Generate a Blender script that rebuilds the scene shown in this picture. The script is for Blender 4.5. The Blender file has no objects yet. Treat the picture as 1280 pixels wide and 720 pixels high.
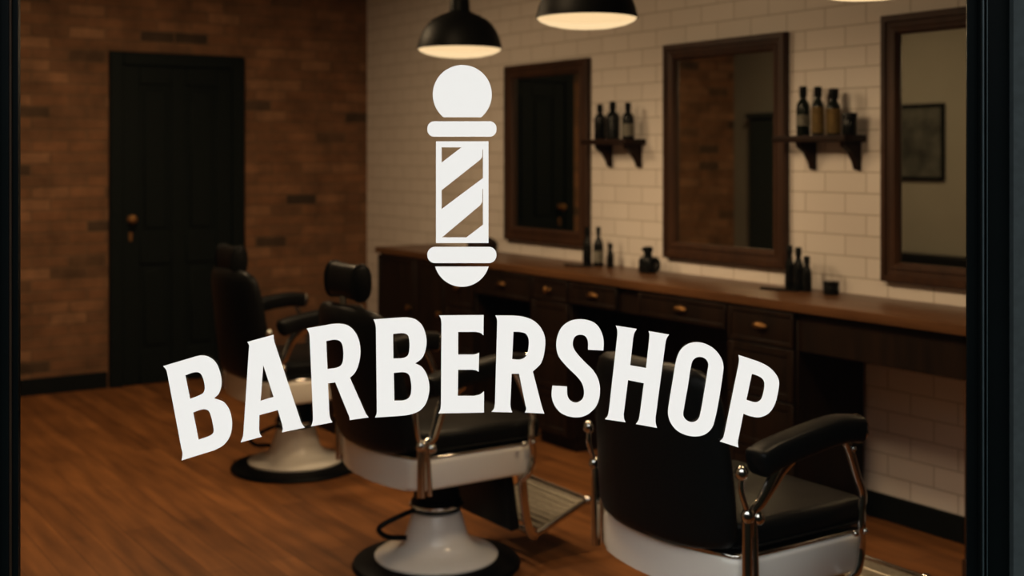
import bpy, bmesh, math, random
from mathutils import Vector, Matrix

random.seed(7)
PI = math.pi
scn = bpy.context.scene
COL = scn.collection

# ------------------------------------------------------------------ layout
YAW = math.radians(33.5)                 # the shop front is turned against the tiled wall
FX, FY = math.sin(YAW), math.cos(YAW)    # street -> shop direction
RX, RY = math.cos(YAW), -math.sin(YAW)   # along the shop front, to the right
EYE = 1.48
FPX = 1542.0
HOR = 195.0
WX, LX, BY = 4.04, 0.42, 8.0             # tiled wall, plaster wall, brick wall
CEIL = 2.8
GD = 2.2                                 # distance of the glass


def front(right, depth, z):
    return Vector((depth * FX + right * RX, depth * FY + right * RY, z))


# ------------------------------------------------------------------ materials
def new_mat(name):
    m = bpy.data.materials.new(name)
    m.use_nodes = True
    nt = m.node_tree
    return m, nt, nt.nodes['Principled BSDF']


def inp(b, **kw):
    names = dict(col='Base Color', rough='Roughness', metal='Metallic', spec='Specular IOR Level',
                 coat='Coat Weight', coat_rough='Coat Roughness', emit='Emission Color', estr='Emission Strength')
    for k, v in kw.items():
        if k in ('col', 'emit'):
            v = (*v, 1)
        b.inputs[names[k]].default_value = v


def simple(name, col, rough=0.5, metal=0.0, spec=0.5, var=0.12, scale=30.0, bump=0.0, **kw):
    """plain surface with a faint procedural mottling and optional fine bump"""
    m, nt, b = new_mat(name)
    inp(b, col=col, rough=rough, metal=metal, spec=spec, **kw)
    tc = nt.nodes.new('ShaderNodeTexCoord')
    n = nt.nodes.new('ShaderNodeTexNoise')
    n.inputs['Scale'].default_value = scale
    n.inputs['Detail'].default_value = 3
    nt.links.new(tc.outputs['Object'], n.inputs['Vector'])
    r = nt.nodes.new('ShaderNodeValToRGB')
    r.color_ramp.elements[0].position = 0.3
    r.color_ramp.elements[1].position = 0.7
    r.color_ramp.elements[0].color = (*[c * (1 - var) for c in col], 1)
    r.color_ramp.elements[1].color = (*[min(1, c * (1 + var)) for c in col], 1)
    nt.links.new(n.outputs['Fac'], r.inputs['Fac'])
    nt.links.new(r.outputs['Color'], b.inputs['Base Color'])
    if bump:
        bp = nt.nodes.new('ShaderNodeBump')
        bp.inputs['Strength'].default_value = bump
        bp.inputs['Distance'].default_value = 0.002
        nt.links.new(n.outputs['Fac'], bp.inputs['Height'])
        nt.links.new(bp.outputs['Normal'], b.inputs['Normal'])
    return m


def swizzle(nt, order, off=(0, 0)):
    """object coordinates -> (a, b, 0)"""
    tc = nt.nodes.new('ShaderNodeTexCoord')
    s = nt.nodes.new('ShaderNodeSeparateXYZ')
    c = nt.nodes.new('ShaderNodeCombineXYZ')
    nt.links.new(tc.outputs['Object'], s.inputs[0])
    for i, ax in enumerate(order):
        a = nt.nodes.new('ShaderNodeMath')
        a.operation = 'ADD'
        a.inputs[1].default_value = off[i]
        nt.links.new(s.outputs['XYZ'.index(ax)], a.inputs[0])
        nt.links.new(a.outputs[0], c.inputs[i])
    return tc, c


def ramp(nt, src, stops):
    r = nt.nodes.new('ShaderNodeValToRGB')
    e = r.color_ramp.elements
    e[0].position, e[0].color = stops[0][0], (*stops[0][1], 1)
    e[1].position, e[1].color = stops[1][0], (*stops[1][1], 1)
    for p, c in stops[2:]:
        x = e.new(p)
        x.color = (*c, 1)
    nt.links.new(src, r.inputs['Fac'])
    return r


def brick_node(nt, vec, w, h, mortar, smooth=0.1, c1=(0, 0, 0), c2=(1, 1, 1), cm=(0.5, 0.5, 0.5)):
    b = nt.nodes.new('ShaderNodeTexBrick')
    b.offset = 0.5
    b.inputs['Color1'].default_value = (*c1, 1)
    b.inputs['Color2'].default_value = (*c2, 1)
    b.inputs['Mortar'].default_value = (*cm, 1)
    b.inputs['Scale'].default_value = 1
    b.inputs['Mortar Size'].default_value = mortar
    b.inputs['Mortar Smooth'].default_value = smooth
    b.inputs['Bias'].default_value = 0
    b.inputs['Brick Width'].default_value = w
    b.inputs['Row Height'].default_value = h
    nt.links.new(vec, b.inputs['Vector'])
    return b


def mixcol(nt, fac, a, b, mode='MIX'):
    m = nt.nodes.new('ShaderNodeMix')
    m.data_type = 'RGBA'
    m.blend_type = mode
    for sock, v in ((m.inputs['Factor'], fac), (m.inputs[6], a), (m.inputs[7], b)):
        if isinstance(v, (int, float)):
            sock.default_value = v
        elif isinstance(v, tuple):
            sock.default_value = (*v, 1)
        else:
            nt.links.new(v, sock)
    return m.outputs[2]


def bump(nt, bsdf, height, strength, dist):
    bp = nt.nodes.new('ShaderNodeBump')
    bp.inputs['Strength'].default_value = strength
    bp.inputs['Distance'].default_value = dist
    bp.invert = True
    nt.links.new(height, bp.inputs['Height'])
    nt.links.new(bp.outputs['Normal'], bsdf.inputs['Normal'])


def mat_tile():
    m, nt, b = new_mat('white_subway_tile')
    _, v = swizzle(nt, 'YZ', (-0.103, -0.004))
    t = brick_node(nt, v.outputs[0], 0.223, 0.088, 0.0028, 0.3, (0.725, 0.66, 0.61), (0.765, 0.70, 0.65), (0.42, 0.36, 0.30))
    nt.links.new(t.outputs['Color'], b.inputs['Base Color'])
    inp(b, rough=0.38, spec=0.35)
    bump(nt, b, t.outputs['Fac'], 0.5, 0.003)
    return m


def mat_brick():
    m, nt, b = new_mat('old_red_brick')
    tc, v = swizzle(nt, 'XZ', (0.07, 0.01))
    t = brick_node(nt, v.outputs[0], 0.225, 0.072, 0.006, 0.4)
    bw = nt.nodes.new('ShaderNodeRGBToBW')
    nt.links.new(t.outputs['Color'], bw.inputs[0])
    r = ramp(nt, bw.outputs[0], [(0.0, BR_DARK), (1.0, BR_LIGHT), (0.05, BR_DARK2), (0.10, BR_MID), (0.7, BR_MID2)])
    n = nt.nodes.new('ShaderNodeTexNoise')
    n.inputs['Scale'].default_value = 5.0
    n.inputs['Detail'].default_value = 8
    n.inputs['Roughness'].default_value = 0.62
    nt.links.new(tc.outputs['Object'], n.inputs['Vector'])
    r2 = ramp(nt, n.outputs['Fac'], [(0.30, (0.55, 0.56, 0.55)), (0.72, (1.35, 1.28, 1.22))])
    c = mixcol(nt, t.outputs['Fac'], r.outputs[0], BR_MORTAR)
    c = mixcol(nt, 1.0, c, r2.outputs[0], 'MULTIPLY')
    nt.links.new(c, b.inputs['Base Color'])
    inp(b, rough=0.9, spec=0.2)
    bump(nt, b, t.outputs['Fac'], 0.7, 0.008)
    return m


BR_DARK, BR_DARK2 = (0.050, 0.034, 0.023), (0.10, 0.060, 0.035)
BR_MID, BR_MID2, BR_LIGHT = (0.17, 0.088, 0.047), (0.205, 0.10, 0.05), (0.27, 0.145, 0.08)
BR_MORTAR = (0.165, 0.098, 0.055)


def mat_floor():
    m, nt, b = new_mat('oiled_wood_floor')
    tc, v = swizzle(nt, 'YX', (0.3, 0.02))
    t = brick_node(nt, v.outputs[0], 1.3, 0.11, 0.0015, 0.2)
    bw = nt.nodes.new('ShaderNodeRGBToBW')
    nt.links.new(t.outputs['Color'], bw.inputs[0])
    r = ramp(nt, bw.outputs[0], [(0.0, (0.135, 0.050, 0.014)), (1.0, (0.215, 0.083, 0.025))])
    mp = nt.nodes.new('ShaderNodeMapping')
    mp.inputs['Scale'].default_value = (9, 0.9, 1)
    nt.links.new(tc.outputs['Object'], mp.inputs['Vector'])
    n = nt.nodes.new('ShaderNodeTexNoise')
    n.inputs['Scale'].default_value = 2.2
    n.inputs['Detail'].default_value = 6
    nt.links.new(mp.outputs[0], n.inputs['Vector'])
    r2 = ramp(nt, n.outputs['Fac'], [(0.3, (0.6, 0.58, 0.55)), (0.72, (1.3, 1.28, 1.2))])
    c = mixcol(nt, 1.0, r.outputs[0], r2.outputs[0], 'MULTIPLY')
    c = mixcol(nt, t.outputs['Fac'], c, (0.03, 0.012, 0.005))
    nt.links.new(c, b.inputs['Base Color'])
    inp(b, rough=0.5, spec=0.22)
    bump(nt, b, t.outputs['Fac'], 0.3, 0.002)
    return m


def mat_wood(name, dark, light, axis=(1, 12, 12), rough=0.4, spec=0.35):
    m, nt, b = new_mat(name)
    tc = nt.nodes.new('ShaderNodeTexCoord')
    mp = nt.nodes.new('ShaderNodeMapping')
    mp.inputs['Scale'].default_value = axis
    nt.links.new(tc.outputs['Object'], mp.inputs['Vector'])
    n = nt.nodes.new('ShaderNodeTexNoise')
    n.inputs['Scale'].default_value = 2.5
    n.inputs['Detail'].default_value = 6
    n.inputs['Roughness'].default_value = 0.6
    nt.links.new(mp.outputs[0], n.inputs['Vector'])
    r = ramp(nt, n.outputs['Fac'], [(0.3, dark), (0.7, light)])
    nt.links.new(r.outputs[0], b.inputs['Base Color'])
    inp(b, rough=rough, spec=spec)
    return m


def mat_glass():
    """window glass: clear, with a weak mirror reflection growing towards grazing angles"""
    m = bpy.data.materials.new('window_glass')
    m.use_nodes = True
    nt = m.node_tree
    nt.nodes.clear()
    out = nt.nodes.new('ShaderNodeOutputMaterial')
    tr = nt.nodes.new('ShaderNodeBsdfTransparent')
    tr.inputs['Color'].default_value = (0.985, 0.99, 0.985, 1)
    gl = nt.nodes.new('ShaderNodeBsdfGlossy')
    gl.inputs['Roughness'].default_value = 0.0
    lw = nt.nodes.new('ShaderNodeLayerWeight')
    lw.inputs['Blend'].default_value = 0.5
    pw = nt.nodes.new('ShaderNodeMath')
    pw.operation = 'POWER'
    pw.inputs[1].default_value = 4
    nt.links.new(lw.outputs['Facing'], pw.inputs[0])
    ma = nt.nodes.new('ShaderNodeMath')
    ma.operation = 'MULTIPLY_ADD'
    ma.inputs[1].default_value = 0.6
    ma.inputs[2].default_value = 0.03
    nt.links.new(pw.outputs[0], ma.inputs[0])
    mx = nt.nodes.new('ShaderNodeMixShader')
    nt.links.new(ma.outputs[0], mx.inputs[0])
    nt.links.new(tr.outputs[0], mx.inputs[1])
    nt.links.new(gl.outputs[0], mx.inputs[2])
    nt.links.new(mx.outputs[0], out.inputs['Surface'])
    return m


def mat_diffuser():
    """frosted lens of a lamp: lets most of the bulb's light through and glows itself"""
    m = bpy.data.materials.new('glowing_lens')
    m.use_nodes = True
    nt = m.node_tree
    nt.nodes.clear()
    out = nt.nodes.new('ShaderNodeOutputMaterial')
    tr = nt.nodes.new('ShaderNodeBsdfTransparent')
    em = nt.nodes.new('ShaderNodeEmission')
    em.inputs['Color'].default_value = (1.0, 0.70, 0.385, 1)
    em.inputs['Strength'].default_value = 1.3
    mx = nt.nodes.new('ShaderNodeMixShader')
    mx.inputs[0].default_value = 0.6
    nt.links.new(tr.outputs[0], mx.inputs[1])
    nt.links.new(em.outputs[0], mx.inputs[2])
    nt.links.new(mx.outputs[0], out.inputs['Surface'])
    return m


M = {}
M['tile'] = mat_tile()
M['brick'] = mat_brick()
M['floor'] = mat_floor()
M['plaster'] = simple('beige_plaster', (0.22, 0.205, 0.175), 0.85, spec=0.2, var=0.04, scale=4)
M['ceiling'] = simple('ceiling_paint', (0.30, 0.27, 0.23), 0.9, spec=0.1, var=0.03, scale=4)
M['black_paint'] = simple('black_door_paint', (0.0038, 0.0062, 0.0054), 0.6, spec=0.12)
M['base_black'] = simple('black_skirting_paint', (0.0045, 0.0058, 0.0055), 0.5, spec=0.12)
M['frame_black'] = simple('black_window_paint', (0.0012, 0.0022, 0.0024), 0.36, spec=0.10, scale=8)
M['bead'] = simple('bead_glint_grey', (0.017, 0.026, 0.029), 0.4, spec=0.2)  # lighter grey stands in for the glint along the frame edges
M['glint'] = simple('brown_glint', (0.020, 0.012, 0.007), 0.6, spec=0.1)  # brown of the glint line, put in as colour
M['ext_wall'] = simple('dark_grey_render', (0.0165, 0.023, 0.0245), 0.8, spec=0.2, var=0.15, scale=60, bump=0.3)
M['vinyl'] = simple('white_vinyl', (0.90, 0.89, 0.87), 0.55, spec=0.2, var=0.005)
M['glass'] = mat_glass()
M['cab'] = mat_wood('dark_stained_wood', (0.0055, 0.0028, 0.0014), (0.0155, 0.0068, 0.003), (10, 10, 1.2), 0.5, 0.15)
M['top'] = mat_wood('polished_counter_wood', (0.065, 0.027, 0.010), (0.135, 0.060, 0.024), (9, 0.9, 9), 0.36, 0.25)
M['mframe'] = mat_wood('dark_mirror_frame_wood', (0.028, 0.012, 0.006), (0.064, 0.027, 0.012), (8, 8, 1), 0.45, 0.25)
M['shelf'] = mat_wood('dark_shelf_wood', (0.009, 0.0045, 0.0025), (0.022, 0.009, 0.0045), (8, 1, 8), 0.5, 0.12)
M['mirror'] = simple('mirror_silver', (0.66, 0.665, 0.60), 0.015, metal=1.0, var=0.0)
M['leather'] = simple('black_leather', (0.0055, 0.0054, 0.0052), 0.38, spec=0.09, scale=120, bump=0.25)
M['enamel'] = simple('white_enamel', (0.80, 0.77, 0.72), 0.22, spec=0.5, var=0.02, scale=6)
M['chrome'] = simple('chrome', (0.58, 0.56, 0.53), 0.14, metal=1.0, var=0.03)
M['cast'] = simple('brushed_cast_metal', (0.30, 0.27, 0.22), 0.36, metal=1.0, var=0.2, scale=90, bump=0.4)
M['iron'] = simple('black_iron', (0.003, 0.003, 0.003), 0.45, spec=0.07)
M['shade_black'] = simple('black_lamp_enamel', (0.0045, 0.0045, 0.004), 0.5, spec=0.10)
M['shade_in'] = simple('dark_lamp_lining', (0.016, 0.014, 0.011), 0.8, spec=0.05, var=0.02)
M['lens'] = mat_diffuser()
M['brass'] = simple('aged_brass', (0.33, 0.17, 0.06), 0.42, metal=1.0, var=0.15)
M['bottle_black'] = simple('black_bottle', (0.006, 0.0065, 0.006), 0.25, spec=0.22)
M['bottle_green'] = simple('dark_green_glass', (0.008, 0.011, 0.007), 0.18, spec=0.3)
M['gold_label'] = simple('gold_paper_label', (0.30, 0.19, 0.06), 0.6, spec=0.3, var=0.25, scale=50)
M['pale_label'] = simple('pale_paper_label', (0.32, 0.30, 0.25), 0.6, spec=0.3, var=0.3, scale=60)
M['art'] = simple('dark_painting', (0.05, 0.05, 0.043), 0.7, spec=0.2, var=0.6, scale=7)
M['teal'] = simple('dark_teal_paint', (0.016, 0.024, 0.023), 0.5, spec=0.3)


# ------------------------------------------------------------------ mesh helpers
def box(bm, x0, x1, y0, y1, z0, z1, bev=0.0, seg=2):
    vs = [bm.verts.new((x, y, z)) for x in (x0, x1) for y in (y0, y1) for z in (z0, z1)]
    f = [(0, 1, 3, 2), (4, 6, 7, 5), (0, 4, 5, 1), (2, 3, 7, 6), (0, 2, 6, 4), (1, 5, 7, 3)]
    fs = [bm.faces.new([vs[i] for i in q]) for q in f]
    if bev > 0:
        es = list({e for q in fs for e in q.edges})
        bmesh.ops.bevel(bm, geom=es, offset=bev, segments=seg, affect='EDGES', profile=0.6)


def lathe(bm, prof, cx=0, cy=0, n=40, cap0=True, cap1=True):
    rings = []
    for r, z in prof:
        rings.append([bm.verts.new((cx + r * math.cos(2 * PI * k / n), cy + r * math.sin(2 * PI * k / n), z)) for k in range(n)])
    for a, b in zip(rings, rings[1:]):
        for k in range(n):
            bm.faces.new((a[k], a[(k + 1) % n], b[(k + 1) % n], b[k]))
    if cap0:
        bm.faces.new(list(reversed(rings[0])))
    if cap1:
        bm.faces.new(rings[-1])


def smooth_path(pts, n=6):
    pts = [Vector(p) for p in pts]
    out = []
    for i in range(len(pts) - 1):
        p0 = pts[i - 1] if i else pts[0] * 2 - pts[1]
        p1, p2 = pts[i], pts[i + 1]
        p3 = pts[i + 2] if i + 2 < len(pts) else pts[-1] * 2 - pts[-2]
        for k in range(n):
            t = k / n
            out.append(0.5 * ((2 * p1) + (p2 - p0) * t + (2 * p0 - 5 * p1 + 4 * p2 - p3) * t * t + (3 * p1 - p0 - 3 * p2 + p3) * t ** 3))
    out.append(pts[-1])
    return out


def sweep(bm, path, half_w, half_h, n=12, power=2.0, side=None):
    """sweep a (super)elliptic section along a path; half_w/half_h: number or list per point"""
    L = len(path)
    W = half_w if isinstance(half_w, list) else [half_w] * L
    H = half_h if isinstance(half_h, list) else [half_h] * L
    rings = []
    ref = Vector(side) if side else None
    for i, p in enumerate(path):
        t = (path[min(i + 1, L - 1)] - path[max(i - 1, 0)]).normalized()
        if ref is None:
            ref = t.orthogonal().normalized()
        s = (ref - t * ref.dot(t)).normalized()
        if side is None:
            ref = s
        u = t.cross(s)
        ring = []
        for k in range(n):
            a = 2 * PI * k / n
            ca, sa = math.cos(a), math.sin(a)
            ca = math.copysign(abs(ca) ** (2 / power), ca)
            sa = math.copysign(abs(sa) ** (2 / power), sa)
            ring.append(bm.verts.new(p + s * (W[i] * ca) + u * (H[i] * sa)))
        rings.append(ring)
    for a, b in zip(rings, rings[1:]):
        for k in range(n):
            bm.faces.new((a[k], a[(k + 1) % n], b[(k + 1) % n], b[k]))
    bm.faces.new(list(reversed(rings[0])))
    bm.faces.new(rings[-1])


def tube(bm, pts, r, n=10, smooth=0):
    path = smooth_path(pts, smooth) if smooth else [Vector(p) for p in pts]
    sweep(bm, path, r, r, n)


def ball(bm, c, r, sx=1, sy=1, sz=1):
    bmesh.ops.create_uvsphere(bm, u_segments=16, v_segments=10, radius=1,
                              matrix=Matrix.Translation(c) @ Matrix.Diagonal((r * sx, r * sy, r * sz, 1)))


def prism(bm, pts, z0, z1, bev=0.0, seg=3):
    lo = [bm.verts.new((x, y, z0)) for x, y in pts]
    hi = [bm.verts.new((x, y, z1)) for x, y in pts]
    n = len(pts)
    bot = bm.faces.new(list(reversed(lo)))
    top = bm.faces.new(hi)
    for k in range(n):
        bm.faces.new((lo[k], lo[(k + 1) % n], hi[(k + 1) % n], hi[k]))
    if bev:
        es = list(bot.edges) + list(top.edges)
        bmesh.ops.bevel(bm, geom=es, offset=bev, segments=seg, affect='EDGES', profile=0.5)


def obj(name, bm, mat, parent=None, smooth=True, angle=38):
    me = bpy.data.meshes.new(name)
    bmesh.ops.recalc_face_normals(bm, faces=bm.faces)
    bm.to_mesh(me)
    bm.free()
    me.materials.append(mat)
    if smooth:
        me.shade_smooth()
        me.set_sharp_from_angle(angle=math.radians(angle))
    o = bpy.data.objects.new(name, me)
    COL.objects.link(o)
    if parent:
        o.parent = parent
    return o


def tag(o, label, cat, group=None, kind=None):
    o['label'] = label
    o['category'] = cat
    if group:
        o['group'] = group
    if kind:
        o['kind'] = kind
    return o


def thing(name, label, cat, loc=(0, 0, 0), rz=0.0, group=None):
    o = bpy.data.objects.new(name, None)
    o.empty_display_size = 0.05
    COL.objects.link(o)
    o.location = loc
    o.rotation_euler = (0, 0, rz)
    return tag(o, label, cat, group)


def struct(name, bm, mat, label=None, smooth=False, parent=None):
    o = obj(name, bm, mat, parent, smooth=smooth)
    o['kind'] = 'structure'
    if label:
        o['label'] = label
    return o


def copy_tree(o, parent=None):
    c = o.copy()
    COL.objects.link(c)
    if parent:
        c.parent = parent
    for ch in list(o.children):
        copy_tree(ch, c)
    return c


NB = bmesh.new

# ------------------------------------------------------------------ room shell
c_l = front(-0.95, GD + 0.14, 0)   # where the shop front meets the plaster wall
c_r = front(3.42, GD + 0.14, 0)
bm = NB()
foot = [(LX - 0.1, BY + 0.1), (LX - 0.1, 2.2), (front(-0.95, GD, 0).x, front(-0.95, GD, 0).y),
        (front(3.5, GD, 0).x, front(3.5, GD, 0).y), (WX + 0.1, BY + 0.1)]
prism(bm, foot, -0.06, 0.0)
struct('floor', bm, M['floor'], 'reddish brown wooden plank floor of the shop')
bm = NB()
prism(bm, foot, CEIL, CEIL + 0.08)
struct('ceiling', bm, M['ceiling'], 'ceiling of the shop')
bm = NB()
box(bm, LX - 0.1, WX + 0.1, BY, BY + 0.1, 0, CEIL)
struct('wall_back', bm, M['brick'], 'old brown brick wall behind the chairs')
bm = NB()
box(bm, WX, WX + 0.1, -0.06, BY, 0, CEIL)
struct('wall_right', bm, M['tile'], 'wall of white subway tiles behind the mirrors')
bm = NB()
box(bm, LX - 0.1, LX, 2.36, BY, 0, CEIL)
struct('wall_left', bm, M['plaster'], 'plain beige plaster wall seen in the mirrors')


def baseboard(name, pts, label):
    bm = NB()
    (x0, x1, y0, y1) = pts
    box(bm, x0, x1, y0, y1, 0, 0.105, 0.004, 1)
    return struct(name, bm, M['base_black'], label)


baseboard('baseboard_back', (LX, 2.19, BY - 0.018, BY), 'black baseboard under the brick wall beside the door')
baseboard('baseboard_corner', (3.11, WX - 0.018, BY - 0.018, BY), 'black baseboard under the brick wall right of the door')
baseboard('baseboard_right', (WX - 0.018, WX, 0.4, BY), 'black baseboard under the white tiles')
baseboard('baseboard_left', (LX, LX + 0.018, 2.6, BY - 0.02), 'black baseboard of the plaster wall')


def panel_door(name, label, mat, x0, x1, ztop, yw):
    """door with frame and four raised panels in the brick wall"""
    bm = NB()
    fw = 0.085
    for (a, b, c, d) in ((x0, x0 + fw, 0, ztop), (x1 - fw, x1, 0, ztop), (x0 + fw, x1 - fw, ztop - fw, ztop)):
        box(bm, a, b, yw - 0.045, yw, c, d, 0.006, 1)
    fr = struct(name, bm, mat, label)
    bm = NB()
    a, b, zt = x0 + fw, x1 - fw, ztop - fw
    yl = yw - 0.012
    box(bm, a, b, yl, yw, 0.005, zt)
    st = 0.11
    mid = (a + b) / 2
    zs = [(0.22, 0.78), (0.98, zt - 0.12)]
    # stiles and rails stand proud of the field, raised panels inside
    for (p, q) in ((a, a + st), (b - st, b), (mid - 0.05, mid + 0.05)):
        box(bm, p, q, yl - 0.014, yl, 0.005, zt, 0.004, 1)
    for (p, q) in ((0.005, 0.22), (0.78, 0.98), (zt - 0.12, zt)):
        box(bm, a + st, mid - 0.05, yl - 0.014, yl, p, q, 0.004, 1)
        box(bm, mid + 0.05, b - st, yl - 0.014, yl, p, q, 0.004, 1)
    for (p, q) in zs:
        for (s, t) in ((a + st, mid - 0.05), (mid + 0.05, b - st)):
            box(bm, s + 0.03, t - 0.03, yl - 0.012, yl, p + 0.03, q - 0.03, 0.008, 1)
    leaf = obj('door_leaf', bm, mat, fr)
    bm = NB()
    lx = a + 0.05
    lathe(bm, [(0.024, 0), (0.024, 0.006), (0.009, 0.008), (0.009, 0.035), (0.026, 0.042), (0.030, 0.055), (0.022, 0.068), (0.004, 0.072)], n=20)
    bmesh.ops.rotate(bm, verts=bm.verts, cent=(0, 0, 0), matrix=Matrix.Rotation(PI / 2, 3, 'X'))
    bmesh.ops.translate(bm, verts=bm.verts, vec=(lx, yl - 0.014, 1.075))
    k = obj('door_knob', bm, M['brass'], fr)
    k['label'] = 'brass door knob'
    bm = NB()
    box(bm, lx - 0.012, lx + 0.012, yl - 0.018, yl - 0.012, 0.93, 0.99, 0.003, 1)
    obj('keyhole_plate', bm, M['brass'], fr)
    return fr


panel_door('door_1', 'black panelled door in the brick wall', M['black_paint'], 2.20, 3.10, 2.15, BY)

# ------------------------------------------------------------------ shop front
win_l, win_r, win_b, win_t = -0.88, 0.81, 0.60, 1.86


def fbox(bm, r0, r1, d0, d1, z0, z1, bev=0.0, seg=2):
    """box in shop-front coordinates"""
    tmp = NB()
    box(tmp, r0, r1, d0, d1, z0, z1, bev, seg)
    for v in tmp.verts:
        v.co = front(v.co.x, v.co.y, v.co.z)
    me = bpy.data.meshes.new('tmp')
    tmp.to_mesh(me)
    tmp.free()
    bm.from_mesh(me)
    bpy.data.meshes.remove(me)


def px(x, d=GD):
    return (x - 640.0) / FPX * d


fl, fr_ = -0.925, px(1258.5)     # outer edges of the frame
bm = NB()
fbox(bm, fr_, 3.42, GD - 0.03, GD + 0.14, 0, CEIL)
fbox(bm, fl, fr_, GD - 0.03, GD + 0.14, win_t + 0.07, CEIL)
fbox(bm, fl, fr_, GD - 0.03, GD + 0.14, 0, win_b - 0.07)
fbox(bm, -1.6, fl, GD - 0.03, GD + 0.10, 0, CEIL)
struct('wall_front', bm, M['ext_wall'], 'dark grey rendered shop front beside the window')

bm = NB()


def stile(r0, r1, d0, d1, bev=0.0015):
    fbox(bm, r0, r1, d0, d1, win_b - 0.07, win_t + 0.07, bev, 2)


# right jamb: flat outer board, stepped mouldings, glazing bead
stile(px(1229.5), fr_, GD - 0.012, GD + 0.06)
stile(px(1226.5), px(1230), GD - 0.020, GD + 0.03)
stile(px(1219.5), px(1224.5), GD - 0.024, GD + 0.03, 0.003)
stile(px(1224), px(1227), GD - 0.012, GD + 0.03)
stile(px(1208, GD - 0.004), px(1220), GD - 0.008, GD - 0.0005)
# left jamb
stile(fl, px(2.2), GD - 0.020, GD + 0.06, 0.002)
stile(px(2.2), px(14.8), GD - 0.014, GD + 0.04)
stile(px(16.6), px(23, GD - 0.004), GD - 0.006, GD - 0.0005, 0.0012)
stile(px(13.0), px(14.8), GD + 0.007, GD + 0.02)
# head and sill
fbox(bm, fl, fr_, GD - 0.016, GD + 0.06, win_t, win_t + 0.07, 0.002, 2)
fbox(bm, fl, fr_, GD - 0.050, GD + 0.06, win_b - 0.07, win_b, 0.004, 2)
wf = struct('window_1', bm, M['frame_black'], 'black painted frame of the shop window')
for (p0, p1, d0) in ((1221.4, 1223.2, GD - 0.0265), (1227.6, 1228.8, GD - 0.0225), (1.2, 2.6, GD - 0.0225)):  # slim added strips, edge glints painted in by their lighter grey
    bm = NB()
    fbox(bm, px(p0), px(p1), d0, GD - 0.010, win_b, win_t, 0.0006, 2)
    obj('glint_bead', bm, M['bead'], wf)
bm = NB()
fbox(bm, px(14.9), px(16.5), GD - 0.012, GD + 0.003, win_b, win_t, 0.0005, 1)  # added strip, a brown glint line put into its colour
q = obj('glint_strip', bm, M['glint'], wf)
q['label'] = 'thin brown seal strip painted in beside the glass'
bm = NB()
fbox(bm, win_l - 0.008, win_r + 0.006, GD, GD + 0.006, win_b - 0.01, win_t + 0.01)
obj('glass_pane', bm, M['glass'], wf, smooth=False)


# ------------------------------------------------------------------ vinyl lettering
def outline(pts):
    """closed outline; 2-tuples are corners, 3-tuples lie on smooth runs"""
    n = len(pts)
    P = [Vector((p[0], p[1])) for p in pts]
    S = [len(p) == 3 for p in pts]
    out = []
    for i in range(n):
        j = (i + 1) % n
        if not S[i] and not S[j]:
            out.append(P[i])
            continue
        p1, p2 = P[i], P[j]
        p0 = P[i - 1] if S[i] else p1 * 2 - p2
        p3 = P[(j + 1) % n] if S[j] else p2 * 2 - p1
        # a corner end takes its direction from the run itself
        t1 = (p2 - p0) * 0.5 if S[i] else (p2 - p1)
        t2 = (p3 - p1) * 0.5 if S[j] else (p2 - p1)
        L = (p2 - p1).length
        if t1.length > 0:
            t1 = t1.normalized() * L
        if t2.length > 0:
            t2 = t2.normalized() * L
        for k in range(6):
            t = k / 6
            out.append(p1 * (2 * t ** 3 - 3 * t * t + 1) + t1 * (t ** 3 - 2 * t * t + t) + p2 * (-2 * t ** 3 + 3 * t * t) + t2 * (t ** 3 - t * t))
    return out


def vinyl(name, loops, parent, ox, oy, sc=4.8):
    """film cut from outlines, lying on the street side of the glass"""
    cu = bpy.data.curves.new(name, 'CURVE')
    cu.dimensions = '2D'
    cu.fill_mode = 'BOTH'
    cu.extrude = 0.0003
    k = GD / FPX
    for lp in loops:
        q = outline(lp)
        sp = cu.splines.new('POLY')
        sp.points.add(len(q) - 1)
        for i, v in enumerate(q):
            X = (ox + v.x / sc - 640.0) * k
            Z = EYE + (HOR - (oy + v.y / sc)) * k
            sp.points[i].co = (X - SIGN.x, Z - SIGN.y, 0, 1)
        sp.use_cyclic_u = True
    tmp = bpy.data.objects.new(name, cu)
    COL.objects.link(tmp)
    dg = bpy.context.evaluated_depsgraph_get()
    me = bpy.data.meshes.new_from_object(tmp.evaluated_get(dg))
    bpy.data.objects.remove(tmp)
    me.materials.clear()
    me.materials.append(M['vinyl'])
    o = bpy.data.objects.new(name, me)
    COL.objects.link(o)
    o.parent = parent
    return o


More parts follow.
